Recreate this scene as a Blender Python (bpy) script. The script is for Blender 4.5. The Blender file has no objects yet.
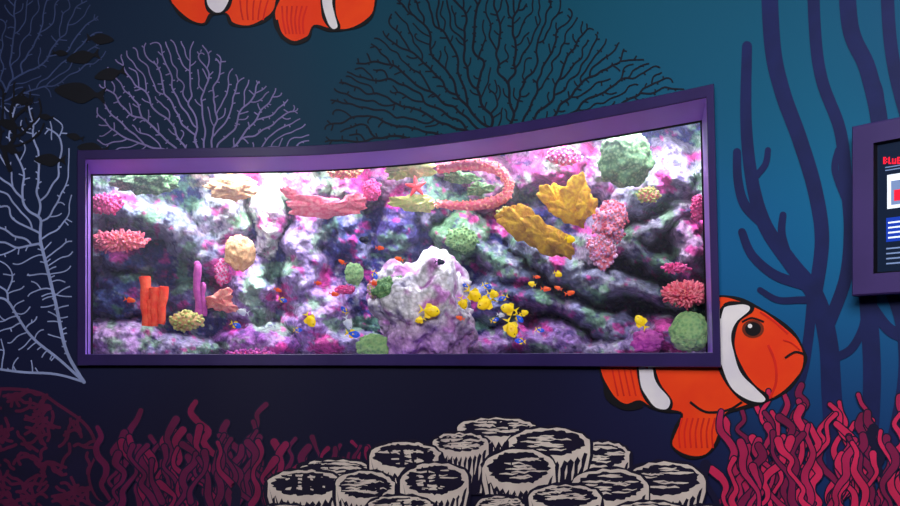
import bpy, bmesh, math, random
import numpy as np
from mathutils import Vector, noise, Matrix
from mathutils.geometry import tessellate_polygon
random.seed(7); rng=np.random.default_rng(7)
F=800.0; CZ=1.5; HY=360.0
sc=bpy.context.scene
sc.view_settings.view_transform='Standard'
sc.view_settings.look='None'

# ---------------- curved wall plan -----------------
KX=[-300,80,200,330,420,500,600,713,900,1200]
KH=[206,208,210,213.5,221,232,250,273,318,400]
def _h(x):
    if x<=KX[0]: return KH[0]
    if x>=KX[-1]: return KH[-1]
    n=len(KX)
    def tan(i):
        if i==0: return (KH[1]-KH[0])/(KX[1]-KX[0])
        if i==n-1: return (KH[-1]-KH[-2])/(KX[-1]-KX[-2])
        a=(KH[i]-KH[i-1])/(KX[i]-KX[i-1]); b=(KH[i+1]-KH[i])/(KX[i+1]-KX[i])
        ha=KX[i]-KX[i-1]; hb=KX[i+1]-KX[i]
        return (a*hb+b*ha)/(ha+hb)
    for i in range(n-1):
        if x<=KX[i+1]:
            w=KX[i+1]-KX[i]; t=(x-KX[i])/w
            return ((2*t**3-3*t**2+1)*KH[i]+(t**3-2*t**2+t)*w*tan(i)+(-2*t**3+3*t**2)*KH[i+1]+(t**3-t**2)*w*tan(i+1))
def D(px): return 1.3*F/_h(px)
def P(px,py,off=0.0):
    d=D(px)-off
    return Vector(((px-450)/F*d,d,CZ+(HY-py)/F*d))
def C(px,z,off=0.0):
    d=D(px)-off
    return Vector(((px-450)/F*d,d,z))

def lin(c):
    return tuple(((x/255)/12.92 if x/255<=0.04045 else ((x/255+0.055)/1.055)**2.4) for x in c)
# ---------------- materials -----------------
def mat(name,col,rough=0.6,col2=None,scale=8,bump=0.0,bscale=None,emit=None,spec=0.3,vor=False,metal=0):
    m=bpy.data.materials.new(name); m.use_nodes=True
    nt=m.node_tree; b=nt.nodes['Principled BSDF']
    b.inputs['Roughness'].default_value=rough
    b.inputs['Specular IOR Level'].default_value=spec
    b.inputs['Metallic'].default_value=metal
    c=lin(col)+(1,)
    b.inputs['Base Color'].default_value=c
    tc=nt.nodes.new('ShaderNodeTexCoord')
    if col2 is not None:
        if vor:
            n=nt.nodes.new('ShaderNodeTexVoronoi'); n.inputs['Scale'].default_value=scale; out=n.outputs['Distance']
            lo,hi=0.1,0.65
        else:
            n=nt.nodes.new('ShaderNodeTexNoise'); n.inputs['Scale'].default_value=scale; n.inputs['Detail'].default_value=5; out=n.outputs['Fac']
            lo,hi=0.38,0.62
        nt.links.new(tc.outputs['Object'],n.inputs['Vector'])
        r=nt.nodes.new('ShaderNodeValToRGB')
        r.color_ramp.elements[0].position=lo; r.color_ramp.elements[1].position=hi
        r.color_ramp.elements[0].color=c; r.color_ramp.elements[1].color=lin(col2)+(1,)
        nt.links.new(out,r.inputs['Fac']); nt.links.new(r.outputs['Color'],b.inputs['Base Color'])
    if bump>0:
        n=nt.nodes.new('ShaderNodeTexNoise'); n.inputs['Scale'].default_value=bscale or scale*3; n.inputs['Detail'].default_value=4
        nt.links.new(tc.outputs['Object'],n.inputs['Vector'])
        bp=nt.nodes.new('ShaderNodeBump'); bp.inputs['Strength'].default_value=bump; bp.inputs['Distance'].default_value=0.01
        nt.links.new(n.outputs['Fac'],bp.inputs['Height']); nt.links.new(bp.outputs['Normal'],b.inputs['Normal'])
    if emit:
        b.inputs['Emission Color'].default_value=c; b.inputs['Emission Strength'].default_value=emit
    return m
def attr_mat(name,rough,bump,bscale,speck):
    m=bpy.data.materials.new(name); m.use_nodes=True
    nt=m.node_tree; b=nt.nodes['Principled BSDF']; b.inputs['Roughness'].default_value=rough
    b.inputs['Specular IOR Level'].default_value=0.25
    a=nt.nodes.new('ShaderNodeAttribute'); a.attribute_name='Col'
    tc=nt.nodes.new('ShaderNodeTexCoord')
    src=a.outputs['Color']
    if speck:
        v=nt.nodes.new('ShaderNodeTexVoronoi'); v.inputs['Scale'].default_value=bscale*0.8
        nz=nt.nodes.new('ShaderNodeTexNoise'); nz.inputs['Scale'].default_value=bscale*0.42; nz.inputs['Detail'].default_value=7; nz.inputs['Roughness'].default_value=0.68
        nt.links.new(tc.outputs['Object'],v.inputs['Vector']); nt.links.new(tc.outputs['Object'],nz.inputs['Vector'])
        r=nt.nodes.new('ShaderNodeMapRange'); r.inputs['From Min'].default_value=0.34; r.inputs['From Max'].default_value=0.66
        r.inputs['To Min'].default_value=0.5; r.inputs['To Max'].default_value=1.35
        nt.links.new(nz.outputs['Fac'],r.inputs['Value'])
        mx=nt.nodes.new('ShaderNodeVectorMath'); mx.operation='SCALE'
        nt.links.new(src,mx.inputs[0]); nt.links.new(r.outputs['Result'],mx.inputs['Scale'])
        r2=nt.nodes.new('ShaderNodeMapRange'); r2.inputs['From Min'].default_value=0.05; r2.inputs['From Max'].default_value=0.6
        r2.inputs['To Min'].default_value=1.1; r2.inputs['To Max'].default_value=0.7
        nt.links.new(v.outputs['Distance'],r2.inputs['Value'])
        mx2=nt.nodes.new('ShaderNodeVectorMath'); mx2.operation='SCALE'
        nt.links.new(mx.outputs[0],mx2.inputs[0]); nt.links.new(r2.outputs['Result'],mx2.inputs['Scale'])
        src=mx2.outputs[0]
        bp=nt.nodes.new('ShaderNodeBump'); bp.inputs['Strength'].default_value=bump; bp.inputs['Distance'].default_value=0.02
        ad=nt.nodes.new('ShaderNodeMath'); ad.operation='SUBTRACT'
        nt.links.new(nz.outputs['Fac'],ad.inputs[0]); nt.links.new(v.outputs['Distance'],ad.inputs[1])
        nt.links.new(ad.outputs[0],bp.inputs['Height']); nt.links.new(bp.outputs['Normal'],b.inputs['Normal'])
    nt.links.new(src,b.inputs['Base Color'])
    return m

def warp(px,z): return px+7*((2.8-z)/1.3)*max(0,(px-450)/263)
def inframe(x,y,z):
    px=450+x/y*F
    return 1.467<z<2.798 and 78<px<warp(713,z)
class MB:
    def __init__(s,name): s.name=name; s.v=[]; s.f=[]; s.mi=[]; s.mats=[]; s.k=0; s.cols=None
    def m(s,mt):
        if mt not in s.mats: s.mats.append(mt)
        return s.mats.index(mt)
    def add(s,vs,fs,mt,clip=False):
        o=len(s.v); i=s.m(mt); vs=[tuple(a) for a in vs]; s.v.extend(vs)
        for f in fs:
            if clip:
                c=[sum(vs[j][k] for j in f)/len(f) for k in range(3)]
                if inframe(*c): continue
            s.f.append(tuple(o+j for j in f)); s.mi.append(i)
    def done(s,smooth=False,parent=None):
        if s.cols is None:
            used=sorted({j for f in s.f for j in f}); mp={j:i for i,j in enumerate(used)}
            s.v=[s.v[j] for j in used]; s.f=[tuple(mp[j] for j in f) for f in s.f]
        me=bpy.data.meshes.new(s.name); me.from_pydata(s.v,[],s.f)
        for m in s.mats: me.materials.append(m)
        me.polygons.foreach_set('material_index',s.mi)
        if smooth: me.polygons.foreach_set('use_smooth',[True]*len(s.f))
        if s.cols is not None:
            a=me.color_attributes.new('Col','FLOAT_COLOR','POINT')
            a.data.foreach_set('color',np.array(s.cols,dtype=np.float32).ravel())
        me.update()
        o=bpy.data.objects.new(s.name,me); sc.collection.objects.link(o)
        vv=np.array(s.v); c=Vector(((vv.max(0)+vv.min(0))/2).tolist())
        me.transform(Matrix.Translation(-c)); o.location=c
        if parent: o.parent=parent
        return o
    # ---- flat paint on the wall (px space) ----
    def poly(s,pts,mt,layer=0,smooth=0):
        if smooth: pts=closed(pts,smooth)
        s.k+=1; off=0.003+layer*0.0012+(s.k%50)*0.000002
        bm=bmesh.new(); vs=[bm.verts.new((p[0],p[1],0)) for p in pts]
        tris=tessellate_polygon([[Vector((p[0],p[1],0)) for p in pts]])
        for t in tris:
            try: bm.faces.new([vs[i] for i in t])
            except Exception: pass
        xs=[p[0] for p in pts]; x=math.floor(min(xs)/12)*12+12
        while x<max(xs):
            bmesh.ops.bisect_plane(bm,geom=bm.verts[:]+bm.edges[:]+bm.faces[:],plane_co=(x,0,0),plane_no=(1,0,0)); x+=12
        ys=[p[1] for p in pts]
        if max(xs)>560 and min(ys)<366<max(ys):
            for xx in (717,):
                bmesh.ops.bisect_plane(bm,geom=bm.verts[:]+bm.edges[:]+bm.faces[:],plane_co=(xx,0,0),plane_no=(1,0,0))
            for yy in (300,320,340,355,364.5):
                bmesh.ops.bisect_plane(bm,geom=bm.verts[:]+bm.edges[:]+bm.faces[:],plane_co=(0,yy,0),plane_no=(0,1,0))
        bm.verts.index_update()
        s.add([P(v.co.x,v.co.y,off) for v in bm.verts],[[v.index for v in f.verts] for f in bm.faces],mt,True)
        bm.free()
    def strip(s,pts,ws,mt,layer=0,cap=True):
        s.k+=1; off=0.003+layer*0.0012+(s.k%50)*0.000002
        pts=[np.array(p,float) for p in pts]; n=len(pts)
        if n<2: return
        vs=[]; fs=[]
        for i in range(n):
            t=pts[min(i+1,n-1)]-pts[max(i-1,0)]; L=np.hypot(*t) or 1; t=t/L
            nrm=np.array([-t[1],t[0]]); w=ws[i]/2
            for sgn in (1,-1):
                q=pts[i]+nrm*w*sgn; vs.append(P(q[0],q[1],off))
        for i in range(n-1): fs.append((2*i,2*i+1,2*i+3,2*i+2))
        if cap:
            for e,(i,j) in enumerate(((0,1),(n-1,n-2))):
                t=pts[i]-pts[j]; L=np.hypot(*t) or 1; t=t/L; nrm=np.array([-t[1],t[0]]); w=ws[i]/2
                if w<0.8: continue
                b=len(vs); arc=[]
                for a in range(1,6):
                    th=math.pi/2-a*math.pi/6
                    q=pts[i]+t*w*math.cos(th)+nrm*w*math.sin(th); vs.append(P(q[0],q[1],off)); arc.append(b+a-1)
                l,r=(2*i,2*i+1) if e==1 else (2*i+1,2*i)
                fs.append([l]+arc+[r])
        s.add(vs,fs,mt,True)

def cr(p0,p1,p2,p3,t):
    return tuple(0.5*((2*b)+(-a+c)*t+(2*a-5*b+4*c-d)*t*t+(-a+3*b-3*c+d)*t**3) for a,b,c,d in zip(p0,p1,p2,p3))
def closed(p,k=5):
    n=len(p); return [cr(p[i-1],p[i],p[(i+1)%n],p[(i+2)%n],j/k) for i in range(n) for j in range(k)]
def opened(p,k=6):
    n=len(p); o=[]
    for i in range(n-1):
        for j in range(k): o.append(cr(p[max(i-1,0)],p[i],p[i+1],p[min(i+2,n-1)],j/k))
    return o+[tuple(p[-1])]

# ---------------- wall: mural gradient, with some light falloff painted into it -----------------
AN=[(0,20,(15,24,56)),(150,20,(10,38,66)),(250,60,(6,44,70)),(350,20,(5,66,88)),(500,40,(5,70,90)),(620,20,(5,80,104)),(720,60,(4,88,116)),(730,0,(5,74,98)),
(800,100,(0,102,138)),(850,250,(0,116,156)),(740,240,(4,92,150)),(880,350,(8,100,155)),(770,300,(5,95,150)),(890,30,(5,78,115)),(700,90,(5,82,120)),
(40,250,(10,30,68)),(40,340,(12,24,66)),(130,120,(8,32,62)),(300,400,(13,13,48)),(500,400,(15,14,45)),(620,430,(20,18,62)),(700,480,(20,18,58)),(60,480,(22,12,44)),(850,480,(18,30,86)),(880,420,(12,60,115)),(850,400,(12,62,118)),(200,480,(14,10,42)),(60,400,(16,16,52)),
(-150,50,(10,18,46)),(-150,400,(14,12,40)),(450,600,(14,10,40)),(1100,200,(0,90,130)),(1100,500,(14,24,70)),(500,-150,(5,60,80)),(0,-150,(8,24,50)),(1000,-100,(4,70,105))]
def wallcol(px,py):
    W=0; c=[0,0,0]
    for x,y,cc in AN:
        w=math.exp(-((px-x)**2+(py-y)**2)/(2*70**2))+1e-5/(1+((px-x)**2+(py-y)**2)/1e4)
        W+=w
        for k in range(3): c[k]+=w*cc[k]
    return lin([q/W for q in c])
HL,HR=88,706; HB,HT=1.49,2.74
cols=sorted(set(list(range(-300,1201,10))+[HL,HR])); cols=[c for c in cols if c==HL or c==HR or (abs(c-HL)>4 and abs(c-HR)>4)]
rows=sorted(set([0,HB,HT,4.2]+[round(i*0.07,3) for i in range(1,60) if abs(i*0.07-HB)>0.02 and abs(i*0.07-HT)>0.02 and i*0.07<4.17]))
wm=attr_mat('painted_wall',0.6,0,10,False)
w=MB('wall_front'); w.cols=[]
for z in rows:
    for c in cols:
        q=warp(c,z) if HB-0.01<=z<=HT+0.01 else c
        p=C(q,z); w.v.append(tuple(p)); py=HY-(z-CZ)*F/p.y
        w.cols.append(wallcol(q,py)+(1,))
w.m(wm); nc=len(cols)
for j in range(len(rows)-1):
    for i in range(nc-1):
        if cols[i]>=HL and cols[i+1]<=HR and rows[j]>=HB and rows[j+1]<=HT: continue
        w.f.append((j*nc+i,j*nc+i+1,(j+1)*nc+i+1,(j+1)*nc+i)); w.mi.append(0)
w.done(True)

# room shell
dark=mat('dark_room_paint',(22,22,40),0.8,(26,26,46),3)
carpet=mat('dark_carpet',(24,22,36),0.95,(34,30,48),60,0.4)
xl=C(-300,0).x; xr=C(1200,0).x; YB=-2.6
def flat(name,z,mt):
    b=MB(name); n=60
    top=[C(-300+1500*i/n,z) for i in range(n+1)]
    vs=top+[Vector((p.x,YB,z)) for p in top]
    b.add(vs,[(i,i+1,n+2+i,n+1+i) for i in range(n)],mt); return b.done()
flat('floor',0,carpet); flat('ceiling',4.2,dark)
def quad(name,a,b_,c,d,mt):
    b=MB(name); b.add([a,b_,c,d],[(0,1,2,3)],mt); return b.done()
quad('wall_left',(xl,YB,0),(xl,D(-300),0),(xl,D(-300),4.2),(xl,YB,4.2),dark)
quad('wall_right',(xr,YB,0),(xr,D(1200),0),(xr,D(1200),4.2),(xr,YB,4.2),dark)
quad('wall_back',(xl,YB,0),(xr,YB,0),(xr,YB,4.2),(xl,YB,4.2),dark)
bb=MB('baseboard_front')
n=75
vs=[]
for i in range(n+1):
    q=-300+20*i; vs+= [C(q,0,0.0),C(q,0,0.02),C(q,0.12,0.02),C(q,0.12,0.0)]
bb.add(vs,[(4*i+k,4*i+k+1,4*i+k+5,4*i+k+4) for i in range(n) for k in range(3)],mat('baseboard_black',(12,12,18),0.5,(16,16,22),5))
bb.done()

# ---------------- aquarium: frame, glass, shell -----------------
aq=bpy.data.objects.new('aquarium',None); sc.collection.objects.link(aq); aq.location=(0,5,2.1)
def link(o):
    o.parent=aq; o.matrix_parent_inverse=Matrix.Translation(-aq.location); return o
fm=mat('frame_purple',(40,26,82),0.4,(46,30,90),4,spec=0.5)
fm2=mat('frame_reveal_lit',(165,125,225),0.4,(172,132,232),4,spec=0.5)  # lighter than the frame: the tank's glow is put into this colour
def loop(l,r,b,t,off,nx=64,nz=14):
    o=[]
    for i in range(nx): q=l+(r-l)*i/nx; o.append(C(warp(q,t),t,off))
    for i in range(nz): z=t+(b-t)*i/nz; o.append(C(warp(r,z),z,off))
    for i in range(nx): q=r+(l-r)*i/nx; o.append(C(warp(q,b),b,off))
    for i in range(nz): z=b+(t-b)*i/nz; o.append(C(warp(l,z),z,off))
    return o
loops=[loop(77,714,1.465,2.80,0.0),loop(77,714,1.465,2.80,0.045),loop(77.8,713.4,1.469,2.796,0.052),loop(85,706.5,1.533,2.744,0.052),loop(85.5,706,1.536,2.740,0.046),loop(91,701,1.528,2.685,-0.13)]
fr=MB('frame'); N=len(loops[0])
for a in range(5):
    vs=loops[a]+loops[a+1]
    fr.add(vs,[(i,(i+1)%N,N+(i+1)%N,N+i) for i in range(N)],fm if a<4 else fm2)
link(fr.done(False))
dk=mat('black_seal',(14,12,22),0.5,(18,16,26),9)
se=MB('seal'); la=loop(90.5,701.5,1.526,2.688,-0.118); lb=loop(93,699.5,1.536,2.678,-0.122)
se.add(la+lb,[(i,(i+1)%N,N+(i+1)%N,N+i) for i in range(N)],dk); link(se.done())
gm=bpy.data.materials.new('aquarium_glass'); gm.use_nodes=True; nt=gm.node_tree
for x in list(nt.nodes): nt.nodes.remove(x)
o_=nt.nodes.new('ShaderNodeOutputMaterial'); mx=nt.nodes.new('ShaderNodeMixShader'); tr=nt.nodes.new('ShaderNodeBsdfTransparent'); gl=nt.nodes.new('ShaderNodeBsdfGlossy'); fz=nt.nodes.new('ShaderNodeFresnel')
tl=nt.nodes.new('ShaderNodeBsdfTranslucent'); tl.inputs['Color'].default_value=(.72,.78,1,1); m2_=nt.nodes.new('ShaderNodeMixShader'); m2_.inputs[0].default_value=.045  # translucent share stands in for the lamp-lit haze of the water
tr.inputs['Color'].default_value=(0.95,0.97,1,1); gl.inputs['Roughness'].default_value=0.02; fz.inputs['IOR'].default_value=1.3
nt.links.new(tr.outputs[0],m2_.inputs[1]); nt.links.new(tl.outputs[0],m2_.inputs[2])
nt.links.new(fz.outputs[0],mx.inputs[0]); nt.links.new(m2_.outputs[0],mx.inputs[1]); nt.links.new(gl.outputs[0],mx.inputs[2]); nt.links.new(mx.outputs[0],o_.inputs['Surface'])
g=MB('glass'); vs=[];n=60
for i in range(n+1):
    q=86+(712-86)*i/n; vs+=[C(q,1.5,-0.135),C(q,2.72,-0.135)]
g.add(vs,[(2*i,2*i+2,2*i+3,2*i+1) for i in range(n)],gm); link(g.done(True))
sand=mat('tank_sand',(170,150,180),0.9,(120,100,150),30,0.3)
shm=mat('tank_shell_blue',(20,30,70),0.8,(24,34,80),3)
sh=MB('tank_shell'); n=40; q=[20+(800-20)*i/n for i in range(n+1)]
YK=6.9
for z,mt in((1.46,sand),(3.6,shm)):
    fl=[C(a,z,-0.01) for a in q]; bk=[Vector((p.x,YK,z)) for p in fl]
    sh.add(fl+bk,[(i,i+1,n+2+i,n+1+i) for i in range(n)],mt)
a,b_=C(20,0,-0.01),C(800,0,-0.01)
for x,y in((a.x,a.y),(b_.x,b_.y)): sh.add([(x,y,1.46),(x,YK,1.46),(x,YK,3.6),(x,y,3.6)],[(0,1,2,3)],shm)
sh.add([(a.x,YK,1.46),(b_.x,YK,1.46),(b_.x,YK,3.6),(a.x,YK,3.6)],[(0,1,2,3)],shm)
link(sh.done())

# ---------------- reef relief: rounded boulders in front of a deep background -----------------
# px,py,rx,ry,angle(deg, clockwise on picture),protrusion m,colour
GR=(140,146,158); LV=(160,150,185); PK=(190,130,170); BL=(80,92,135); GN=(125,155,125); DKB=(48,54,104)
DOM=[(112,345,50,22,0,.72,(195,165,210)),(175,352,52,14,0,.66,LV),(160,222,75,18,24,.58,(160,168,188)),(120,192,40,20,14,.45,GR),(205,252,36,16,38,.5,(150,155,180)),(125,262,30,12,20,.34,BL),(130,296,34,22,0,.30,BL),
(225,210,20,36,-5,.42,(190,195,200)),(268,205,17,48,0,.5,(245,248,240)),(248,292,22,40,-8,.45,(160,140,180)),(262,345,38,20,0,.62,(165,115,180)),(302,262,18,56,8,.52,(160,145,185)),(318,322,30,38,20,.55,(180,155,205)),  # the near-white boulder carries the bright light streak in its colour
(300,186,30,20,0,.40,PK),(345,182,24,26,0,.38,(170,95,145)),(352,232,15,36,-22,.26,BL),(340,345,34,15,0,.68,LV),(388,178,26,22,0,.34,(150,110,140)),(398,222,18,30,12,.26,(90,85,140)),(428,196,18,34,0,.30,(120,118,150)),
(462,236,26,26,0,.42,(115,150,120)),(490,182,30,24,0,.28,(150,110,140)),(525,168,26,24,0,.3,(170,110,160)),(500,262,46,15,27,.42,(105,112,135)),(492,302,24,20,0,.40,(100,105,140)),(560,266,64,13,30,.54,(125,130,148)),(530,298,48,13,22,.48,(95,100,130)),
(545,342,58,18,5,.64,(150,125,175)),(480,347,34,13,0,.6,(155,125,175)),(600,322,58,13,20,.62,(135,135,165)),(563,160,32,24,0,.42,(190,105,160)),(602,172,16,26,0,.42,(185,165,195)),(636,202,44,20,-32,.66,(155,158,178)),(674,180,32,34,12,.6,(160,155,180)),
(652,230,62,11,-30,.72,(168,168,185)),(655,262,60,13,22,.72,(110,116,140)),(690,250,22,42,0,.7,(165,140,170)),(640,292,62,12,16,.7,(135,138,160)),(668,342,56,24,0,.78,(180,158,205)),(725,200,30,90,0,.7,GR),(600,240,22,32,20,.5,(150,140,160)),(60,200,40,110,0,.45,GR),(440,163,38,12,0,.36,PK),(230,178,32,16,0,.44,(175,155,150)),(615,348,48,13,0,.74,(165,150,190)),(190,296,26,14,-10,.36,(105,100,140))]
_DR=[(x,y,rx,ry,math.cos(math.radians(a)),math.sin(math.radians(a)),p,c) for x,y,rx,ry,a,p,c in DOM]
BASE=1.12
def relief(px,py):
    v=Vector((px/36.0,py/30.0,1.3))
    wx=px+11*noise.noise(v)+6*noise.noise(v*2.7)+1.5*noise.noise(v*7); wy=py+9*noise.noise(v+Vector((7,3,1)))+5*noise.noise(v*2.9+Vector((2,1,4)))+1.5*noise.noise(v*7+Vector((5,5,5)))
    dd,_=noise.voronoi(Vector((px/40,py/34,.4)))
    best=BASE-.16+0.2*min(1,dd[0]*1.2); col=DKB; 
    for x,y,rx,ry,ca,sa,p,c in _DR:
        dx,dy=wx-x,wy-y
        if abs(dx)>rx+ry and abs(dy)>rx+ry: continue
        q=((dx*ca+dy*sa)/rx)**2+((-dx*sa+dy*ca)/ry)**2
        if q<1.5:
            h=p*(.36+.64*math.sqrt(max(0,1-q))) if q<1 else p*.36*(1.5-q)/.5
            if BASE-h<best: best=BASE-h; col=c
    v2=Vector((px/20,py/17,2.2)); d2=noise.voronoi(v2+noise.noise_vector(v2)*.5)[0]
    best+=.06*min(1,d2[0])-.02
    best+=.055*noise.fractal(v2*.8,.85,2.1,5)+.015*noise.fractal(v2*3.3,.8,2.1,3)
    return max(.2,best),col
def RD(px,py): return relief(px,py)[0]
def T(px,py,dep):
    d=D(px)+dep
    return Vector(((px-450)/F*d,d,CZ+(HY-py)/F*d))
def mixc(c,m,t): return [c[k]*(1-t)+m[k]*t for k in range(3)]
def reefcol(px,py,c):
    c=list(c)
    s=noise.fractal(Vector((px/9,py/8,2)),0.8,2.1,4); r=noise.noise(Vector((px/45,py/45,7)))
    u=noise.fractal(Vector((px/26,py/20,17)),.8,2.1,5); g_=noise.fractal(Vector((px/34,py/26,27)),.8,2.1,5)
    if u>.08: c=mixc(c,(200,198,212) if r>-.15 else (212,180,208),min(.5,(u-.08)*2.0))
    if g_>.18: c=mixc(c,(125,172,130),min(.65,(g_-.18)*3.5))
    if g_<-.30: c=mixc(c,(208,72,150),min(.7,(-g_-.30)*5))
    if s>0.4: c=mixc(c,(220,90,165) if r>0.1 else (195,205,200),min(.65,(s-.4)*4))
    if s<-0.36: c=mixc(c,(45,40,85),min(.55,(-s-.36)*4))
    m=sum(c)/3; c=[m+(q-m)*1.35 for q in c]
    return lin([min(255,max(0,q)) for q in c])
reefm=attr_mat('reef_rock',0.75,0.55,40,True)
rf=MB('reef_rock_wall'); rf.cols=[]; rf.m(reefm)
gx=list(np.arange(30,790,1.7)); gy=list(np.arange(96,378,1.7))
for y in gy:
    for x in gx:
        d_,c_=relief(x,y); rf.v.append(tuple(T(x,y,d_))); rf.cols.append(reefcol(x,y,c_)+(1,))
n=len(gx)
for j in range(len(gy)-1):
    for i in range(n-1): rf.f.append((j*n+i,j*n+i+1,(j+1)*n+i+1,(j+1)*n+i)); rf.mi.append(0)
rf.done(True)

# ---------------- 3d primitives -----------------
ICO={}
for s in (1,2,3,4,5):
    bm=bmesh.new(); bmesh.ops.create_icosphere(bm,subdivisions=s,radius=1); bm.verts.index_update()
    ICO[s]=([v.co.copy() for v in bm.verts],[[v.index for v in f.verts] for f in bm.faces]); bm.free()
def blob(b,c,r,mt,sub=3,amp=0.15,fr_=2.0,seed=0,oct_=3,rot=None):
    vs=[]
    for v in ICO[sub][0]:
        k=1+amp*noise.fractal(v*fr_+Vector((seed,seed*1.7,0)),0.9,2.1,oct_)
        q=Vector((v.x*r[0],v.y*r[1],v.z*r[2]))*k
        if rot: q=rot@q
        vs.append(c+q)
    b.add(vs,ICO[sub][1],mt)
def tube(b,pts,rs,mt,seg=8,open_end=False):
    n=len(pts); vs=[]; fs=[]
    for i in range(n):
        t=(pts[min(i+1,n-1)]-pts[max(i-1,0)])
        if t.length<1e-9: t=Vector((0,0,1))
        t.normalize()
        u=t.cross(Vector((0.13,1,0.21))).normalized(); v=t.cross(u)
        for k in range(seg):
            a=2*math.pi*k/seg; vs.append(pts[i]+(u*math.cos(a)+v*math.sin(a))*rs[i])
    for i in range(n-1):
        for k in range(seg): fs.append((i*seg+k,i*seg+(k+1)%seg,(i+1)*seg+(k+1)%seg,(i+1)*seg+k))
    if not open_end: fs.append([(n-1)*seg+k for k in range(seg)])
    b.add(vs,fs,mt)
def knob(b,p,dr,L,r,mt):
    tube(b,[p,p+dr*L*.5,p+dr*L*.85,p+dr*L],[r,r*.9,r*.7,r*.3],mt,6)
def rdep(px,py,r=8):
    return min(RD(px+a,py+c) for a in(-r,0,r) for c in(-r,0,r))
def coral_clump(name,px,py,rx,ry,mt,mt2=None,nk=90,kl=3,kr=1.9,dep=None,amp=.3,tilt=0):
    dep=rdep(px,py,max(4,rx*.5)) if dep is None else min(dep,rdep(px,py,max(4,rx*.4)))
    s=(D(px)+dep)/F; c=T(px,py,dep); b=MB(name); rot=Matrix.Rotation(tilt,3,'Y')
    R=(rx*s,min(rx,ry)*s*.8,ry*s)
    blob(b,c,R,mt,4,amp,2.2,px*.1,rot=rot)
    g=math.pi*(3-5**.5); nk=int(nk*1.3)
    for i in range(nk):
        z=1-2*(i+.5)/nk; rr=(1-z*z)**.5; a=i*g
        v=Vector((rr*math.cos(a),rr*math.sin(a),z))
        if v.y>0.35: continue
        k=1+amp*noise.fractal(v*2.2+Vector((px*.1,px*.17,0)),.9,2.1,3)
        p=c+rot@(Vector((v.x*R[0],v.y*R[1],v.z*R[2]))*k*.95)
        dr=(v+Vector((random.uniform(-.4,.4),random.uniform(-.3,.1),random.uniform(-.1,.7)))).normalized()
        knob(b,p,dr,kl*s*random.uniform(.4,1.2),kr*s*random.uniform(.7,1.2),mt2 or mt)
    return b.done(True)
def boulder_coral(name,px,py,rx,ry,mt,amp=.12,dep=None,fr_=2.4,sub=5,seed=0):
    dep=rdep(px,py,max(4,rx*.5)) if dep is None else min(dep,rdep(px,py,max(4,rx*.4)))
    s=(D(px)+dep)/F; b=MB(name)
    blob(b,T(px,py,dep),(rx*s,min(rx,ry)*s*.8,ry*s),mt,sub,amp,fr_,seed+px*.3,5); return b.done(True)
def knob_path(name,paths,mt,mt2,rad,dep,nk=3,kl=5):
    b=MB(name)
    for path in paths:
        pts2=opened(path,8); n=len(pts2); px0=path[0][0]
        s=(D(px0)+dep)/F
        pts=[T(p[0],p[1],dep-(p[2] if len(p)>2 else 0)) for p in pts2]
        rs=[rad*s*(.6+.4*math.sin(math.pi*min(1,(i+1)/(n+.5))**.8))*(1+.25*noise.noise(Vector((i*.7,px0,0)))) for i in range(n)]
        tube(b,pts,rs,mt,9)
        for i,p in enumerate(pts):
            for _ in range(nk):
                v=Vector((random.uniform(-1,1),random.uniform(-1,.3),random.uniform(-.7,1))).normalized()
                knob(b,p+v*rs[i]*.8,v,kl*s*random.uniform(.5,1),1.4*s,mt2)
    return b.done(True)
def leafy(name,lobes,mt,dep=None):
    b=MB(name)
    for (px,py,rx,ry,ang) in lobes:
        dp=(rdep(px,py,8)-0.03) if dep is None else min(dep,rdep(px,py,8)-.02)+random.uniform(-.02,.02)
        s=(D(px)+dp)/F; c=T(px,py,dp); nr,na=10,48; vs=[];fs=[]
        ca,sa=math.cos(ang),math.sin(ang)
        for side in (0,1):
            for i in range(nr+1):
                for k in range(na):
                    th=2*math.pi*k/na; r=i/nr
                    e=1+.12*math.sin(3*th+px)+.07*math.sin(7*th+py)+.05*math.sin(12*th)
                    x=r*rx*e*math.cos(th); z=r*ry*e*math.sin(th)
                    x,z=x*ca-z*sa,x*sa+z*ca
                    y=-5*(1-r*r)+r*r*(2.6*math.sin(5*th+px)+1.2*math.sin(11*th))-z*.5+.9*noise.noise(Vector((x*.4,z*.4,px)))
                    y+=(3.0*(1-.6*r) if side else 0)
                    vs.append(c+Vector((x,y,z))*s)
        off=(nr+1)*na
        for sd in (0,1):
            for i in range(nr):
                for k in range(na):
                    a=sd*off+i*na+k; a2=sd*off+i*na+(k+1)%na
                    fs.append((a,a2,a2+na,a+na))
        for k in range(na):
            a=nr*na+k; a2=nr*na+(k+1)%na; fs.append((a,a2,off+a2,off+a))
        b.add(vs,fs,mt)
    return b.done(True)

pink=mat('coral_pink',(228,88,120),.7,(238,140,152),40,.8)
hot=mat('coral_hot_pink',(212,45,122),.7,(230,100,165),35,.8)
peach=mat('coral_peach',(230,108,112),.7,(238,168,148),40,.8)
redor=mat('sponge_red_orange',(242,60,38),.65,(246,95,60),30,.6)
purp=mat('sponge_purple',(160,55,145),.7,(185,80,160),30,.6)
tan=mat('coral_tan',(212,158,108),.75,(232,192,140),45,.9)
cream=mat('coral_cream',(205,192,120),.75,(165,185,105),45,.9)
green=mat('coral_green',(105,158,105),.75,(150,188,125),50,.9,vor=True)
green2=mat('coral_pale_green',(148,188,128),.75,(88,132,92),55,.9,vor=True)
yel=mat('coral_yellow',(240,195,35),.7,(205,142,30),30,.9)
yelb=mat('coral_mustard',(228,182,50),.7,(185,130,40),30,.9)
red=mat('starfish_red',(215,25,45),.6,(240,60,70),50,.5)
lav=mat('coral_lavender',(210,148,200),.75,(235,185,215),30,.9)

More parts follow.
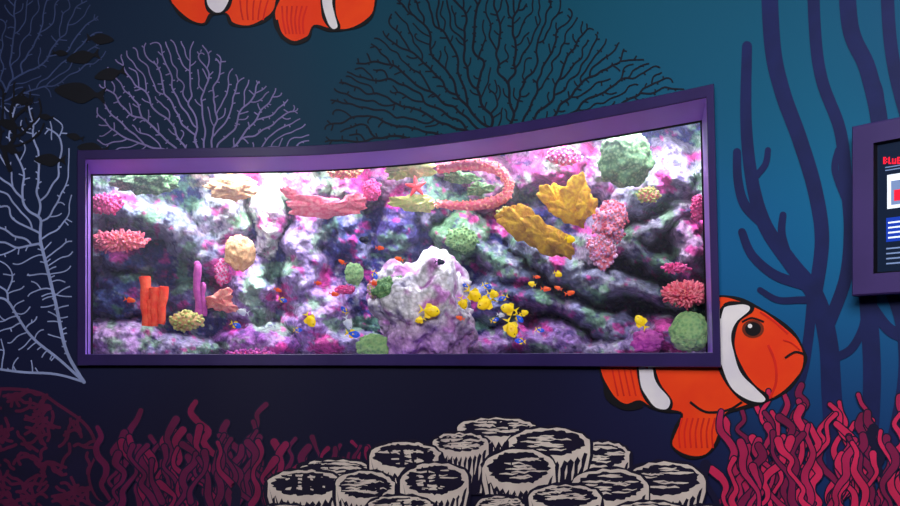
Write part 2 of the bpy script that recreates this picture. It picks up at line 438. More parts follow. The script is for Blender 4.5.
coral_clump('cauliflower_coral',106,204,15,9,hot,hot,80,3,2.2,dep=.35)
coral_clump('cauliflower_coral',118,241,26,8,peach,pink,170,5,1.8,dep=.33)
boulder_coral('brain_coral',240,253,15,18,tan,.15,dep=.42)
coral_clump('finger_coral',186,321,15,9,tan,cream,60,3,2,dep=.2)
b=MB('red_tube_sponge')
for (x0,y0,x1,y1,r) in((146,326,145,277,5.2),(154,326,155,288,5.0),(161,324,164,287,4.5),(150,326,150,300,4)):
    dp=.2; s=(D(x0)+dp)/F; A=T(x0,y0,dp); B=T(x1,y1,dp); n=10
    pts=[A.lerp(B,i/n)+Vector((.004*math.sin(i),0,0)) for i in range(n+1)]
    rs=[r*s*(.75+.3*i/n+.05*math.sin(i*2.1)) for i in range(n+1)]
    tube(b,pts,rs,redor,14,True)
    d=(B-A).normalized()
    tube(b,[B,B+d*.004,B-d*.03],[rs[-1],rs[-1]*.75,rs[-1]*.55],redor,14)
b.done(True)
b=MB('purple_tube_sponge')
for (x0,y0,x1,y1,r) in((199,316,197,264,4.2),(204,316,203,284,2.6)):
    dp=.25; s=(D(x0)+dp)/F; A=T(x0,y0,dp); B=T(x1,y1,dp); n=10
    pts=[A.lerp(B,i/n)+Vector((.006*math.sin(i*.8),0,0)) for i in range(n+1)]
    rs=[r*s*(1.0-.15*i/n+.08*math.sin(i*1.7)) for i in range(n+1)]
    tube(b,pts,rs,purp,12); blob(b,B,(rs[-1],)*3,purp,2,.1)
b.done(True)
leafy('fan_coral',[(220,300,15,9,.5),(227,306,10,6,-.4)],peach,.25)
leafy('plate_coral',[(322,207,38,10,-.04),(297,197,20,5,-.5),(350,203,18,7,.25)],pink,.34)
coral_clump('plate_coral_tuft',345,171,16,7,peach,tan,60,3,1.8,dep=.4)
leafy('yellow_leather_coral',[(413,169,25,8,.05),(400,173,12,6,.3)],cream,.3)
leafy('yellow_leather_coral',[(413,203,23,8,-.05),(425,205,12,6,.2)],cream,.3)
b=MB('starfish')
dp=.26; s=(D(415)+dp)/F; c=T(416,187,dp)
for i in range(5):
    a=math.pi/2+i*2*math.pi/5+.1; d=Vector((math.cos(a),-.15,math.sin(a)))
    tube(b,[c+d*k*s for k in (0,3,6,9,11)],[3.4*s,2.8*s,2*s,1.3*s,.5*s],red,8)
blob(b,c,(3.6*s,2.8*s,3.6*s),red,2,.05); b.done(True)
knob_path('staghorn_coral',[[(438,170),(465,165),(490,167),(503,174),(510,184)],[(510,184),(505,196),(490,203),(465,206),(438,204)]],pink,peach,5.6,.26,6,3)
leafy('green_leather_coral',[(460,177,18,6,-.1),(480,189,14,6,.1)],green2,.42)
leafy('yellow_cabbage_coral',[(556,200,20,12,-.7),(576,195,15,18,.1),(586,206,11,13,-.1),(568,212,20,10,-.5)],yel,.34)
leafy('yellow_cabbage_coral',[(524,226,26,15,-.6),(546,237,28,13,-.6),(562,244,16,9,-.7),(512,218,16,10,-.2)],yelb,.32)
coral_clump('soft_coral',610,222,14,20,lav,pink,260,2.4,1.8,dep=.3,amp=.6)
coral_clump('soft_coral',602,250,12,16,pink,lav,160,2.4,1.8,dep=.28,amp=.55)
boulder_coral('green_brain_coral',625,160,27,26,green2,.22,dep=.38)
boulder_coral('green_brain_coral',690,332,20,20,green,.12,dep=.12)
coral_clump('table_coral',686,294,20,9,peach,pink,280,6,1.5,dep=.12)
boulder_coral('purple_coral',648,342,15,12,purp,.25,dep=.18)
boulder_coral('green_boulder_coral',354,274,9,11,green,.2,dep=.36)
boulder_coral('green_boulder_coral',376,348,19,14,green,.2,dep=.16)
coral_clump('pink_coral',699,208,7,12,hot,hot,60,3,1.6,dep=.3)
coral_clump('pink_coral',648,195,10,7,peach,cream,60,3,1.6,dep=.36)
boulder_coral('cream_coral',232,188,24,12,tan,.4,dep=.5)
boulder_coral('green_boulder_coral',146,180,30,13,green2,.4,dep=.4)
coral_clump('magenta_coral',372,190,8,10,hot,hot,60,2,1.6,dep=.42)
coral_clump('magenta_coral',564,156,16,9,hot,lav,90,2,1.6,dep=.42)
coral_clump('green_star_coral',462,240,15,12,green,green2,90,2,1.6,dep=.5)
coral_clump('magenta_coral',345,290,9,4,hot,hot,40,2,1.3,dep=.42)
coral_clump('magenta_coral',675,268,12,4,hot,hot,60,3,1.4,dep=.25)
coral_clump('finger_coral',508,216,10,8,green,cream,60,3,1.6,dep=.4)
coral_clump('fire_coral',222,272,6,12,lav,hot,60,2,1.4,dep=.42)
coral_clump('magenta_coral',250,354,22,3,hot,purp,60,3,1.6,dep=.2)

# foreground rock
b=MB('aquarium_rock'); b.cols=[]; b.m(reefm)
dp=.28; s=(D(425)+dp)/F; c=T(424,316,dp)
vs=[]
OUTR=[(0,48),(25,48),(45,58),(65,68),(80,62),(100,52),(120,52),(140,58),(160,58),(180,50),(220,52),(270,50),(320,58),(360,48)]
def outr(a):
    a%=360
    for (a0,r0),(a1,r1) in zip(OUTR,OUTR[1:]):
        if a<=a1: return r0+(r1-r0)*(a-a0)/(a1-a0)
for v in ICO[5][0]:
    R=outr(math.degrees(math.atan2(v.z,v.x)))
    k=1+.26*noise.fractal(v*1.9+Vector((3.1,0,1)),.8,2.1,6)-.16*noise.voronoi(v*3.4)[0][0]+.07
    q=Vector((v.x*R*k,v.y*40*k,v.z*R*k))*s
    vs.append(c+q)
    t=noise.fractal(v*3,.9,2.1,4)
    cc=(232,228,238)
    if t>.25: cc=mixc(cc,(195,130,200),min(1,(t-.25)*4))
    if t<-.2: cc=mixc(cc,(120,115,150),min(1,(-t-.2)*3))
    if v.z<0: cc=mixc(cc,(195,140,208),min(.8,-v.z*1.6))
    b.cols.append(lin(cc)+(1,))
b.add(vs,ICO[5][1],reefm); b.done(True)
coral_clump('green_star_coral',397,291,21,14,green2,green2,150,1.6,1.6,dep=.09,amp=.4)
coral_clump('cream_coral_tuft',376,289,8,9,cream,lav,60,2,1.6,dep=.16)

# ---------------- live fish -----------------
fy=mat('fish_yellow',(255,228,30),.4,(255,210,20),10); fb=mat('fish_blue',(30,70,220),.4,(50,110,240),10); fo=mat('fish_orange',(250,110,30),.4,(250,80,60),10)
fw=mat('fish_white',(230,230,240),.4,(200,210,230),10); fk=mat('fish_eye_black',(8,8,10),.2,(10,10,12),10); fd=mat('fish_dark',(20,24,50),.4,(30,34,70),10)
def fish3(name,px,py,L,ang,flip,mt,dep,hgt=.5,mt2=None):
    s=(D(px)+dep)/F; b=MB(name); c=T(px,py,dep); n,k=14,12
    rot=Matrix.Rotation(ang,3,'Y')@Matrix.Rotation(random.uniform(-.3,.3),3,'Z')
    if flip: rot=rot@Matrix.Rotation(math.pi,3,'Z')
    tr=lambda x,y,z: c+rot@(Vector((x,y,z))*L*s)
    vs=[];fs=[]
    for i in range(n+1):
        t=i/n; x=.5-.82*t; h=hgt*.46*(math.sin(math.pi*min(1,t**.8*.97+.02))**1.0)+.025; w_=h*.34
        for j in range(k):
            a=2*math.pi*j/k; vs.append(tr(x,w_*math.cos(a),h*math.sin(a)))
    for i in range(n):
        for j in range(k): fs.append((i*k+j,i*k+(j+1)%k,(i+1)*k+(j+1)%k,(i+1)*k+j))
    fs.append(list(range(k))); b.add(vs,fs,mt)
    m2=mt2 or mt
    for sg in (1,-1):
        b.add([tr(-.30,.01,0),tr(-.60,.0,.26*sg),tr(-.52,0,.1*sg),tr(-.47,0,0)],[(0,1,2,3)],m2)
        b.add([tr(.2,0,sg*hgt*.36),tr(.0,0,sg*hgt*.66),tr(-.22,0,sg*hgt*.62),tr(-.27,0,sg*hgt*.12)],[(0,1,2,3)],m2)
        e=tr(.36,sg*hgt*.10,.04); blob(b,e,(.04*L*s,)*3,fk,1,0)
        b.add([tr(.15,sg*.09,0),tr(0,sg*.16,.07),tr(0,sg*.16,-.07)],[(0,1,2)],m2)
    return b.done(True)
for (x,y,L,a,fl) in((430,311,20,.15,0),(420,320,10,-.3,1),(474,295,18,.7,0),(486,303,20,-.5,1),(493,294,12,.2,0),(509,309,17,.2,1),(511,328,20,1.2,0),(310,320,16,1.0,0),(641,322,16,.9,1),(570,239,11,.2,0),(463,303,13,1.2,0),(524,313,9,-.2,0),(532,284,8,.3,1),(558,274,9,.4,0)):
    fish3('yellow_tang',x,y,L,a,fl,fy,random.uniform(.0,.02) if x<460 and x>400 else random.uniform(.05,.1) ,.58)
for (x,y,L,a,fl) in((487,286,10,.3,0),(503,298,10,-.4,1),(519,318,12,.8,0),(236,325,12,.4,0),(353,334,15,.2,0),(375,275,10,1.2,0),(520,341,11,.1,1),(283,300,9,.4,0),(495,320,9,-.3,0),(466,286,8,.5,1),(298,330,9,0,0),(540,330,9,.2,0),(344,310,9,.9,1)):
    fish3('blue_tang',x,y,L,a,fl,fb,random.uniform(.06,.09),.45,fy)
for (x,y,L,a,fl) in((374,283,10,.2,0),(399,259,9,.3,1),(380,248,9,.1,0),(546,289,10,.1,0),(558,288,8,.4,1),(570,293,10,-.2,0),(278,290,8,.4,0),(334,294,10,.2,0),(460,318,9,.3,1),(537,277,7,.1,0),(130,300,11,.2,0),(318,283,8,.2,0),(342,262,8,.5,1)):
    fish3('orange_anthias',x,y,L,a,fl,fo,random.uniform(.06,.11),.4)
for (x,y,L,a,fl) in((348,323,14,1.2,0),(501,315,8,.2,0),(243,312,12,.2,1)):
    fish3('white_damselfish',x,y,L,a,fl,fw,random.uniform(.06,.11),.5)
for (x,y,L,a,fl) in((365,240,12,.2,1),(440,262,10,.1,0)):
    fish3('dark_damselfish',x,y,L,a,fl,fd,.05,.5)

# ---------------- mural -----------------
def pm(n,c,c2=None,sc_=6): return mat(n,c,.6,c2 or tuple(min(255,int(x*1.12)+2) for x in c),sc_)
def inpoly(x,y,p):
    r=False; n=len(p)
    for i in range(n):
        x1,y1=p[i]; x2,y2=p[i-1]
        if (y1>y)!=(y2>y) and x<(x2-x1)*(y-y1)/(y2-y1)+x1: r=not r
    return r
def fan(name,root,region,mt,n=700,step=4,kill=6,infl=16,w0=1.6,pw=.36,wmax=9,seed=1,layer=0,stems=None,jit=.25,inert=.35):
    r=np.random.default_rng(seed); reg=closed(region,5)
    xs=[p[0] for p in reg]; ys=[p[1] for p in reg]; A=[]
    while len(A)<n:
        x=r.uniform(min(xs),max(xs)); y=r.uniform(min(ys),max(ys))
        if inpoly(x,y,reg): A.append((x,y))
    A=np.array(A); N=[np.array(root,float)]; par=[-1]
    for st in (stems or []):
        prev=0; a=np.array(root,float)
        for q in opened([root]+list(st),6)[1:]:
            q=np.array(q,float); k=max(1,int(np.hypot(*(q-a))/step))
            for i in range(1,k+1): N.append(a+(q-a)*i/k); par.append(prev); prev=len(N)-1
            a=q
    M=np.array(N); dm=np.full(len(A),1e9); near=np.zeros(len(A),int); done_n=0
    for it in range(320):
        if len(A)==0: break
        X=M[done_n:]; 
        if len(X):
            d=np.hypot(A[:,None,0]-X[None,:,0],A[:,None,1]-X[None,:,1]); j=d.argmin(1); dd=d.min(1)
            u=dd<dm; dm[u]=dd[u]; near[u]=j[u]+done_n; done_n=len(M)
        keep=dm>kill; A=A[keep]; dm=dm[keep]; near=near[keep]
        if len(A)==0: break
        ok=dm<infl
        if not ok.any(): ok=dm<=dm.min()+1
        add=[]
        for k in set(near[ok].tolist()):
            s_=A[(near==k)&ok]; v=s_-M[k]; v=(v/np.maximum(np.hypot(v[:,0],v[:,1])[:,None],1e-6)).sum(0)
            L=np.hypot(*v)
            if L<1e-3: v=r.normal(0,1,2); L=np.hypot(*v)
            v=v/L+r.normal(0,jit,2)
            if par[k]>=0:
                w_=M[k]-M[par[k]]; w_=w_/(np.hypot(*w_)+1e-6); v=v+w_*inert
            q=M[k]+v/np.hypot(*v)*step
            if np.hypot(M[:,0]-q[0],M[:,1]-q[1]).min()<step*.45: continue
            add.append((q,k))
        if not add:
            A=A[~ok]; dm=dm[~ok]; near=near[~ok]; continue
        for q,k in add: N.append(q); par.append(k)
        M=np.array(N)
    n_=len(N); cnt=[0]*n_; ch=[[] for _ in range(n_)]
    for i in range(1,n_): ch[par[i]].append(i)
    for i in range(n_-1,-1,-1):
        cnt[i]=1 if not ch[i] else sum(cnt[c] for c in ch[i])
    b=MB(name); stack=[(0,None)]
    while stack:
        s0,p0=stack.pop(); path=([p0] if p0 is not None else [])+[s0]; cur=s0
        while ch[cur]:
            o=sorted(ch[cur],key=lambda c:-cnt[c])
            for c in o[1:]: stack.append((c,cur))
            cur=o[0]; path.append(cur)
        pts=[N[i] for i in path]
        for _ in range(2): pts=[pts[0]]+[(pts[i-1]+2*pts[i]+pts[i+1])/4 for i in range(1,len(pts)-1)]+[pts[-1]]
        wd=[min(wmax,w0*cnt[i]**pw) for i in path]
        if p0 is not None: wd[0]=wd[1]
        if len(pts)>1: b.strip(pts,wd,mt,layer)
    print(name,n_)
    return b.done()
fan('sea_fan_mural_dark',(505,160),[(325,125),(340,78),(385,25),(405,-30),(470,-55),(540,-20),(590,25),(650,60),(695,100),(692,125),(560,145),(430,160),(335,160)],pm('paint_deep_navy',(4,12,30)),6000,2.6,3.5,8,1.5,.14,3.4,3,jit=.35,inert=.5)
fan('sea_fan_mural_lilac',(205,172),[(95,145),(98,85),(115,55),(160,38),(200,42),(240,72),(285,92),(304,120),(305,165),(180,165),(95,160)],pm('paint_lilac',(116,106,156)),3000,2.6,3.5,8,1.2,.14,3,5,jit=.35,inert=.5)
fan('sea_fan_mural_slate',(10,130),[(-40,100),(-40,10),(10,-30),(70,-20),(100,20),(106,60),(70,80),(30,110)],pm('paint_slate',(50,64,104)),1400,2.8,4,9,1.1,.14,3,8,jit=.35,inert=.5)
fan('sea_fan_mural_blue',(84,382),[(-60,360),(-70,200),(-30,120),(20,100),(56,112),(72,150),(74,290),(70,345),(50,362),(-10,375)],pm('paint_pale_blue',(140,152,196)),1800,3.2,4.8,11,1.25,.20,4.4,11,stems=[[(60,360),(30,335),(8,300)],[(66,350),(55,300),(40,240)],[(56,374),(20,372),(-20,366)]],jit=.3,inert=.6)
fan('sea_fan_mural_black',(10,170),[(-30,150),(-30,100),(0,82),(35,90),(46,115),(40,140)],pm('paint_black_navy',(5,8,22)),400,3.2,4.4,11,1.9,.25,6,21,layer=3)

# fish school
sil=pm('paint_silhouette',(4,7,20)); fs_=MB('fish_school_mural')
def fsil(cx,cy,L,ang,fl=1):
    base=[(-.5,-.01),(-.4,-.10),(-.22,-.17),(0,-.20),(.18,-.13),(.33,-.04),(.5,-.17),(.45,0),(.5,.17),(.33,.05),(.2,.12),(.05,.20),(-.15,.16),(-.38,.08)]
    c,s=math.cos(ang),math.sin(ang)
    fs_.poly([(cx+(x*fl*c-y*s)*L,cy+(x*fl*s+y*c)*L) for x,y in base],sil,4,3)
for a in((100,39,28,.1,-1),(60,53,16,.1,-1),(83,57,34,-.2,1),(110,74,32,-.25,1),(80,93,52,.1,1),(50,160,32,0,1),(93,149,32,.1,1),(75,137,18,.2,1),(10,125,26,.3,1),(22,100,24,0,1),(12,150,20,.4,1),(46,117,16,.1,1)): fsil(*a)
fs_.done()

# branching coral on the right
kel=pm('paint_indigo',(17,26,78)); kb=MB('branching_coral_mural')
def stem(pts,w1,w2,mt=kel,b=None,layer=1):
    p=opened(pts,8); n=len(p)
    (b or kb).strip(p,[w1+(w2-w1)*i/(n-1) for i in range(n)],mt,layer)
stem([(838,470),(832,400),(828,340),(815,295),(790,262),(765,225),(752,180),(746,120),(747,46)],22,10)
stem([(815,295),(822,240),(815,190),(800,140),(782,90),(772,40),(768,-60)],14,17)
stem([(800,140),(790,110),(775,80)],8,8)
stem([(826,330),(845,280),(850,230),(846,180),(840,130),(822,80),(815,30),(812,-60)],13,12)
stem([(870,430),(872,370),(868,300),(862,240),(872,180),(880,130),(868,70),(850,25),(846,-60)],18,17)
stem([(880,130),(878,90),(862,60)],10,10)
stem([(925,170),(905,110),(893,60),(888,10),(886,-60)],14,13)
stem([(790,262),(782,235),(783,215)],9,7)
stem([(765,225),(745,205),(738,180),(737,152)],11,8)
stem([(805,285),(775,275),(752,255),(742,232)],11,8)
stem([(822,300),(800,300),(778,300),(760,290)],8,6)
stem([(846,200),(835,170),(838,150)],8,6)
stem([(780,420),(800,380),(808,340),(812,300)],11,10)
stem([(895,440),(905,380),(903,330),(890,290),(870,250)],16,10)
stem([(868,300),(890,330),(920,340)],10,14)
stem([(752,180),(765,165),(768,150)],7,6)
stem([(829,360),(850,350),(862,330),(866,310)],9,8)
kb.done()

# wavy anemones
navy=pm('paint_navy_edge',(16,12,46))
def tuft(name,x0,x1,y0,top,cols_,n,w,seed):
    r=random.Random(seed); b=MB(name)
    for i in range(n):
        x=x0+(x1-x0)*r.random(); t=top(x)+r.uniform(-6,26)*(1 if r.random()<.6 else 1.8); bs=y0+r.uniform(-6,10)
        t=t+ (bs-t)*(.45*(i/n)); 
        if bs-t<15: continue
        k=max(4,int((bs-t)/9)); ph=r.uniform(0,6.28); am=r.uniform(2.5,6); lean=r.uniform(-.45,.45); fq=r.uniform(.10,.18)
        pts=[]
        for j in range(k+1):
            y=bs+(t-bs)*j/k
            pts.append((x+lean*(bs-y)+am*math.sin(fq*y*1.3+ph),y))
        p=opened(pts,5); m=len(p)
        wd=[w*(.8+.3*math.sin(5*q/m+ph))*(1.15 if q>m*.8 else 1) for q in range(m)]
        b.strip(p,[q+2.6 for q in wd],navy,1+i*.16)
        b.strip(p,wd,cols_[i%len(cols_)],1.08+i*.16)
    return b
c1=pm('paint_crimson',(200,34,82)); c2=pm('paint_raspberry',(170,28,78)); c3=pm('paint_plum',(120,18,66)); cd=pm('paint_wine',(90,15,60))
b=tuft('anemone_mural_crimson',715,925,515,lambda x:(430 if x<745 else 392 if x<790 else 376 if x<830 else 398 if x<865 else 380),[c1,c2,c1,c3],80,6.4,3); b.done()
b=tuft('anemone_mural_plum',108,285,505,lambda x:(408 if x<135 else 400 if x<165 else 420 if x<200 else 404 if x<255 else 415),[cd,c3,cd],60,6,5); b.done()
b=tuft('anemone_mural_small',322,385,472,lambda x:432,[cd,c3],16,4.5,8); b.done()
# brain coral low left: maroon winding line art over navy
bnv=pm('paint_brain_navy',(18,12,46)); bml=pm('paint_brain_maroon',(78,17,54))
b=MB('brain_coral_mural')
reg=closed([(-60,560),(-60,400),(-10,388),(35,390),(60,404),(88,425),(98,450),(90,475),(100,500),(125,510),(120,560)],5)
b.poly(reg,bml,0); cxx,cyy=10,480
b.poly([(cxx+(x-cxx)*.965,cyy+(y-cyy)*.965) for x,y in reg],bnv,1)
r=random.Random(12)
for i in range(190):
    x,y=r.uniform(-55,110),r.uniform(390,540)
    if not inpoly(x,y,reg): continue
    a=noise.noise(Vector((x/28,y/28,0)))*7; p=[]
    for k in range(r.randint(4,8)):
        p.append((x,y)); a+=r.uniform(-.8,.8); nx_,ny_=x+4.4*math.cos(a),y+4.4*math.sin(a)
        if not inpoly(nx_,ny_,reg): break
        x,y=nx_,ny_
    if len(p)>2:
        p=opened(p,3); b.strip(p,[3.2]*len(p),bml,2)
b.done()

# barrel sponge cluster: cream rims and ridges over ink
cr1=pm('paint_cream',(230,214,202),(212,194,186),5); ink=pm('paint_ink',(18,11,38))
b=MB('barrel_sponge_mural'); rr=random.Random(4)
SP=[(335,468,36,8,40),(497,428,39,10,40),(460,443,28,10,50),(603,455,27,13,50),(549,443,41,15,50),(405,456,36,14,50),(305,484,38,14,45),(665,480,40,18,50),(365,486,30,15,50),(610,486,38,17,50),(519,468,36,19,55),(435,480,34,17,50),(565,497,36,12,40),(400,505,32,9,30),(500,505,24,9,30),(650,512,36,10,30),(285,515,30,10,30),(705,515,26,9,30)]
for q,(cx,cy,rx,ry,h) in enumerate(SP):
    def body(g): 
        o=[(cx+(rx+g)*math.cos(math.pi+math.pi*i/16),cy+(ry+g)*math.sin(math.pi+math.pi*i/16)) for i in range(17)]
        o+=[(cx+(rx+g)*1.0,cy+h*.25),(cx+(rx+g)*.90,cy+h*.6),(cx+(rx+g)*.74,cy+h+g*.5),(cx-(rx+g)*.74,cy+h+g*.5),(cx-(rx+g)*.90,cy+h*.6),(cx-(rx+g)*1.0,cy+h*.25)]
        return [(x+1.0*math.sin(x*.9+y),y+.9*math.sin(y*.8+x*.5)) for x,y in o]
    L=11+q*1.0
    b.poly(body(2.6),ink,L); b.poly(body(0),cr1,L+.15)
    ns=56; outer=[]
    for i in range(ns):
        a=2*math.pi*i/ns; k=.87+rr.uniform(-.10,.05)
        outer.append((cx+rx*k*math.cos(a),cy+ry*k*math.sin(a)))
    b.poly(outer,ink,L+.3)
    for i in range(18):
        a=rr.uniform(0,6.28); k=.62*math.sqrt(rr.random()); x=cx+rx*k*math.cos(a); y=cy-1+ry*k*math.sin(a); l=rr.uniform(5,11)
        y2=rr.uniform(-1.5,1.5)
        b.strip([(x-l,y),(x-l*.3,y+y2*.6),(x+l*.4,y-y2*.4),(x+l,y+y2)],[.5,rr.uniform(1.0,2.4),rr.uniform(1.0,2.4),.5],cr1,L+.45,False)
    up=[]; m_=23
    for i in range(m_+1):
        t=-1+2*i/m_; x=cx+rx*.94*t; y=cy+ry*math.sqrt(max(0,1-t*t))+(7 if i%2 else 3.5)+rr.uniform(-1,4)*(i%2)
        up.append((x,y))
    b.poly(up+[(cx+rx*.70,cy+h),(cx-rx*.70,cy+h)],ink,L+.6)
    for i in range(10):
        t=-1+2*(i+.5)/10; x=cx+rx*.88*t; y0=cy+ry*math.sqrt(max(0,1-t*t))+rr.uniform(4,10)
        l=rr.uniform(12,28)
        b.strip([(x,y0),(x-t*2,y0+l*.5),(x-t*4,y0+l)],[.5,rr.uniform(1.8,3.8),.5],cr1,L+.75,False)
b.done()

# clownfish
org=pm('paint_clown_orange',(255,72,14),(248,60,14),5); ogd=pm('paint_clown_red',(205,32,18)); wht=pm('paint_clown_white',(248,240,240),(230,222,232),5); blk=pm('paint_black',(10,6,14))
brn=pm('paint_brown',(110,40,20))
def outline(b,pts,w_,mt,layer):
    p=closed(pts,5); p=p+[p[0]]; b.strip(p,[w_*(1+.35*math.sin(i*.6)) for i in range(len(p))],mt,layer,False)
b=MB('clownfish_mural')
body=[(585,340),(598,366),(604,382),(612,396),(626,405),(640,402),(652,408),(668,411),(682,414),(675,430),(672,446),(688,457),(706,455),(718,440),(724,416),(742,408),(765,402),(786,391),(799,376),(805,362),(804,352),(795,335),(775,318),(755,306),(735,298),(715,297),(690,310),(640,325)]
b.poly(body,org,2,5); outline(b,body,3,blk,3)
s1=[(724,306),(737,303),(750,305),(751,311),(738,322),(733,338),(736,356),(744,374),(757,388),(767,397),(763,403),(748,402),(732,390),(721,370),(716,345),(718,322)]
b.poly(s1,wht,4,5); outline(b,s1,3.2,blk,5)
s2=[(637,340),(652,340),(654,368),(659,384),(671,400),(668,410),(655,408),(645,397),(639,380)]
b.poly(s2,wht,4,5); outline(b,s2,2.6,blk,5)
b.poly([(604,382),(612,396),(626,405),(640,402),(642,408),(624,410),(606,399)],blk,4,4)
for k in range(7):
    x=682+k*5.5; b.strip(opened([(x,418),(x-3,432),(x-2,448)],5),[1.8]*11,ogd,4,False)
for k in range(5):
    x=612+k*6; b.strip(opened([(x,368),(x+3,382),(x+6,396)],5),[1.6]*11,ogd,4,False)
b.strip(opened([(690,402),(706,412),(728,410),(742,402)],6),[2.5]*19,blk,4,False)
b.strip(opened([(785,358),(795,352),(804,354)],6),[2.2]*13,blk,5,False)
b.strip(opened([(783,340),(792,343),(800,350)],6),[1.3]*13,ogd,5,False)
b.strip(opened([(770,398),(776,382),(775,362),(768,345)],6),[2.6]*19,ogd,4,False)
b.strip(opened([(760,312),(775,322),(788,334)],6),[2.0]*13,ogd,4,False)
def circ(cx,cy,r,ry=None,n=20): return [(cx+r*math.cos(2*math.pi*i/n),cy+(ry or r)*math.sin(2*math.pi*i/n)) for i in range(n)]
b.poly(circ(753,329,11,9),brn,4); b.poly(circ(753,329,8,7),blk,5); b.poly(circ(750,326,2.2),wht,6)
b.strip(opened([(742,322),(752,318),(764,322)],5),[2]*11,blk,5,False)
b.done()
b=MB('clownfish_mural')
A=[(166,-75),(168,-10),(175,8),(188,20),(204,24),(212,14),(226,14),(232,24),(250,26),(268,18),(276,6),(284,-20),(290,-75),(230,-110)]
b.poly(A,org,2,5); outline(b,A,3,blk,3)
s=[(206,-100),(206,-20),(206,4),(213,13),(223,12),(230,2),(233,-20),(236,-104)]
b.poly(s,wht,4,3); outline(b,s,3,blk,5)
for k in range(5): b.strip(opened([(240+k*7,0),(241+k*6,10),(243+k*5,20)],5),[1.6]*11,ogd,4,False)
b.done()
b=MB('clownfish_mural')
A=[(288,-70),(278,-5),(274,16),(280,33),(294,43),(308,38),(314,26),(330,30),(350,29),(367,21),(375,6),(374,-30),(350,-80),(310,-95)]
b.poly(A,org,2,5); outline(b,A,3,blk,3)
s=[(318,-85),(320,-20),(322,8),(326,22),(333,30),(339,27),(335,12),(334,-10),(340,-85)]
b.poly(s,wht,4,3); outline(b,s,2.6,blk,5)
for k in range(6): b.strip(opened([(282+k*5,6),(283+k*4,20),(286+k*3.5,34)],5),[1.8]*11,ogd,4,False)
b.strip(opened([(276,20),(281,35),(294,43),(308,38)],5),[4]*16,blk,4,False)
b.done()

# ---------------- info screen on the right -----------------
scp=bpy.data.objects.new('information_screen',None); sc.collection.objects.link(scp)
A=C(852,0,.09); B=C(1010,0,.09); U=(B-A).normalized(); NN=Vector((U.y,-U.x,0)); 
if NN.y>0: NN=-NN
W_=(B-A).length; zb,zt=1.765,2.465
scp.location=(A.x,A.y,2.1)
def SL(u,z,d): return A+U*u+Vector((0,0,z))+NN*d
def rect(u0,u1,z0,z1,d): return [SL(u0,z0,d),SL(u1,z0,d),SL(u1,z1,d),SL(u0,z1,d)]
def ring(b,r1,r2,mt): b.add(r1+r2,[(i,(i+1)%4,4+(i+1)%4,4+i) for i in range(4)],mt)
sf=mat('screen_frame_purple',(62,46,102),.4,(68,50,110),4,spec=.5)
b=MB('frame'); fw_=.085
ring(b,rect(0,W_,zb,zt,-.06),rect(0,W_,zb,zt,.0),sf); ring(b,rect(0,W_,zb,zt,.0),rect(.006,W_-.006,zb+.006,zt-.006,.006),sf)
ring(b,rect(.006,W_-.006,zb+.006,zt-.006,.006),rect(fw_,W_-fw_,zb+fw_,zt-fw_,.006),sf); ring(b,rect(fw_,W_-fw_,zb+fw_,zt-fw_,.006),rect(fw_+.008,W_-fw_-.008,zb+fw_+.008,zt-fw_-.008,-.02),dk)
o=b.done(); o.parent=scp; o.matrix_parent_inverse=Matrix.Translation(-scp.location)
def sp(px,py):
    r=Vector(((px-450)/F,1,(HY-py)/F)); o=Vector((0,0,CZ)); p0=A+NN*(-.015)
    t=(p0-o).xy.dot(NN.xy)/r.xy.dot(NN.xy); q=o+r*t; return ((q-A).xy.dot(U.xy),q.z)
E=lambda n,c,e=1: mat(n,c,.3,emit=e)
eb=E('display_black',(12,24,44),.7); er=E('display_red',(225,25,50),.8); ew=E('display_white',(215,222,232),.75); ebl=E('display_blue',(18,50,150),.8); eg=E('display_grey',(110,130,170),.6)
b=MB('display'); b.add(rect(fw_,W_-fw_,zb+fw_,zt-fw_,-.018),[(0,1,2,3)],eb)
def sr(x0,y0,x1,y1,mt,d):
    u0,_=sp(x0,y0); u1,_=sp(x1,y0); z1=sp(x0,y0)[1]; z0=sp(x0,y1)[1]
    b.add(rect(u0,u1,z0,z1,-.018+d),[(0,1,2,3)],mt)
def glyph(x,y,h,pat):
    w_=h*.6/3
    for r_,row in enumerate(pat):
        for c_,ch_ in enumerate(row):
            if ch_=='1': sr(x+c_*w_,y+r_*h/5,x+(c_+1)*w_*1.02,y+(r_+1)*h/5,er,.001)
GL={'B':('110','101','110','101','110'),'l':('100','100','100','100','110'),'u':('000','101','101','101','111'),'e':('111','101','111','100','111'),'T':('111','010','010','010','010'),'a':('000','111','011','101','111'),'n':('000','110','101','101','101'),'g':('111','101','111','001','110')}
xx=883
for ch_ in 'Blue Tang':
    if ch_!=' ': glyph(xx,157,7,GL[ch_])
    xx+=5.2 if ch_!='l' else 3.6
for k in range(2): sr(885,167+k*3,905,168+k*3,eg,.001)
sr(887,175,950,209,ew,.001); sr(891,181,903,205,eg,.002); sr(894,190,906,201,er,.003); sr(910,184,930,204,ebl,.002)
sr(886,218,960,242,ebl,.001)
for k in range(4): sr(888,222+k*5,898+(k*7)%9+14,223.6+k*5,ew,.002)
for k in range(4): sr(886,248+k*5,898+(k*5)%8+14,249.4+k*5,eg,.001)
o=b.done(); o.parent=scp; o.matrix_parent_inverse=Matrix.Translation(-scp.location)

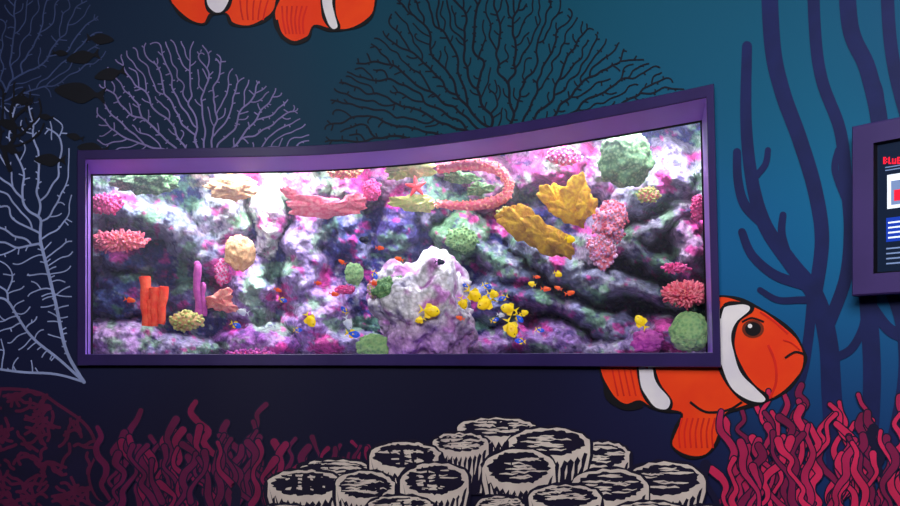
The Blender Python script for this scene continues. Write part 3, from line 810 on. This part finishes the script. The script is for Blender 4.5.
# ---------------- lights -----------------
def area(name,loc,tgt,sx,sy,e,col,spread=180):
    l=bpy.data.lights.new(name,'AREA'); l.shape='RECTANGLE'; l.size=sx; l.size_y=sy; l.energy=e; l.color=col; l.spread=math.radians(spread)
    o=bpy.data.objects.new(name,l); sc.collection.objects.link(o); o.location=loc
    o.rotation_euler=(Vector(tgt)-Vector(loc)).to_track_quat('-Z','Y').to_euler(); return o
def spot(name,loc,tgt,e,col,ang=50,blend=.7,size=.05):
    l=bpy.data.lights.new(name,'SPOT'); l.energy=e; l.color=col; l.spot_size=math.radians(ang); l.spot_blend=blend; l.shadow_soft_size=size
    o=bpy.data.objects.new(name,l); sc.collection.objects.link(o); o.location=loc
    o.rotation_euler=(Vector(tgt)-Vector(loc)).to_track_quat('-Z','Y').to_euler(); return o
area('gallery_fill',(-.8,-1.0,4.0),(-.8,4.6,1.9),4,1.5,330,(1,.98,1))  # unseen fill panel, added to light the mural evenly
area('gallery_fill',(.6,.4,4.0),(1.7,3.5,1.8),1.6,.6,50,(.9,.95,1))  # unseen light, added to brighten the right part of the wall
for i,(px,col,e) in enumerate(((120,(.92,.94,1),12),(200,(.97,.98,1),12),(270,(1,1,1),22),(350,(.97,.88,1),10),(430,(.95,.96,1),11),(520,(1,.94,1),12),(600,(1,.95,1),14),(680,(1,.95,1),14))):
    l=T(px,0,.36); l.z=3.0; t=T(px,300,.72)
    area('tank_lamp',l,t,.36,.22,e,col)
def tsp(px,py,e,col,ang=30,dx=0):
    l=T(px+dx,0,.3); l.z=2.95; return spot('tank_spot',l,T(px,py,.6),e,col,ang)
l=C(270,2.80,-.20); spot('tank_spot',l,T(266,200,.62),420,(1,1,.96),30,.9,.04)
tsp(266,230,200,(1,1,.98),26); tsp(345,190,20,(1,.35,.8),44); tsp(560,155,22,(1,.4,.85),44); tsp(110,320,32,(.92,.7,1),40,20); tsp(620,340,40,(.92,.78,1),45); tsp(690,220,16,(1,.6,.9),40); tsp(250,340,28,(.85,.55,1),40); tsp(650,200,25,(1,.97,1),34); tsp(160,210,25,(.95,.97,1),34); tsp(330,330,28,(.85,.65,1),34); tsp(450,250,20,(.7,.85,1),50)
spot('tank_spot',C(425,2.9,-.2),T(425,300,.2),90,(1,.97,1),34)
wd=bpy.data.worlds.new('World'); sc.world=wd; wd.use_nodes=True; wd.node_tree.nodes['Background'].inputs[0].default_value=(.02,.02,.04,1); wd.node_tree.nodes['Background'].inputs[1].default_value=.3

cam=bpy.data.cameras.new('camera'); cam.lens=36*F/900; cam.sensor_width=36; cam.shift_y=(HY-253)/900
co=bpy.data.objects.new('camera',cam); sc.collection.objects.link(co); co.location=(0,0,CZ); co.rotation_euler=(math.pi/2,0,0); sc.camera=co
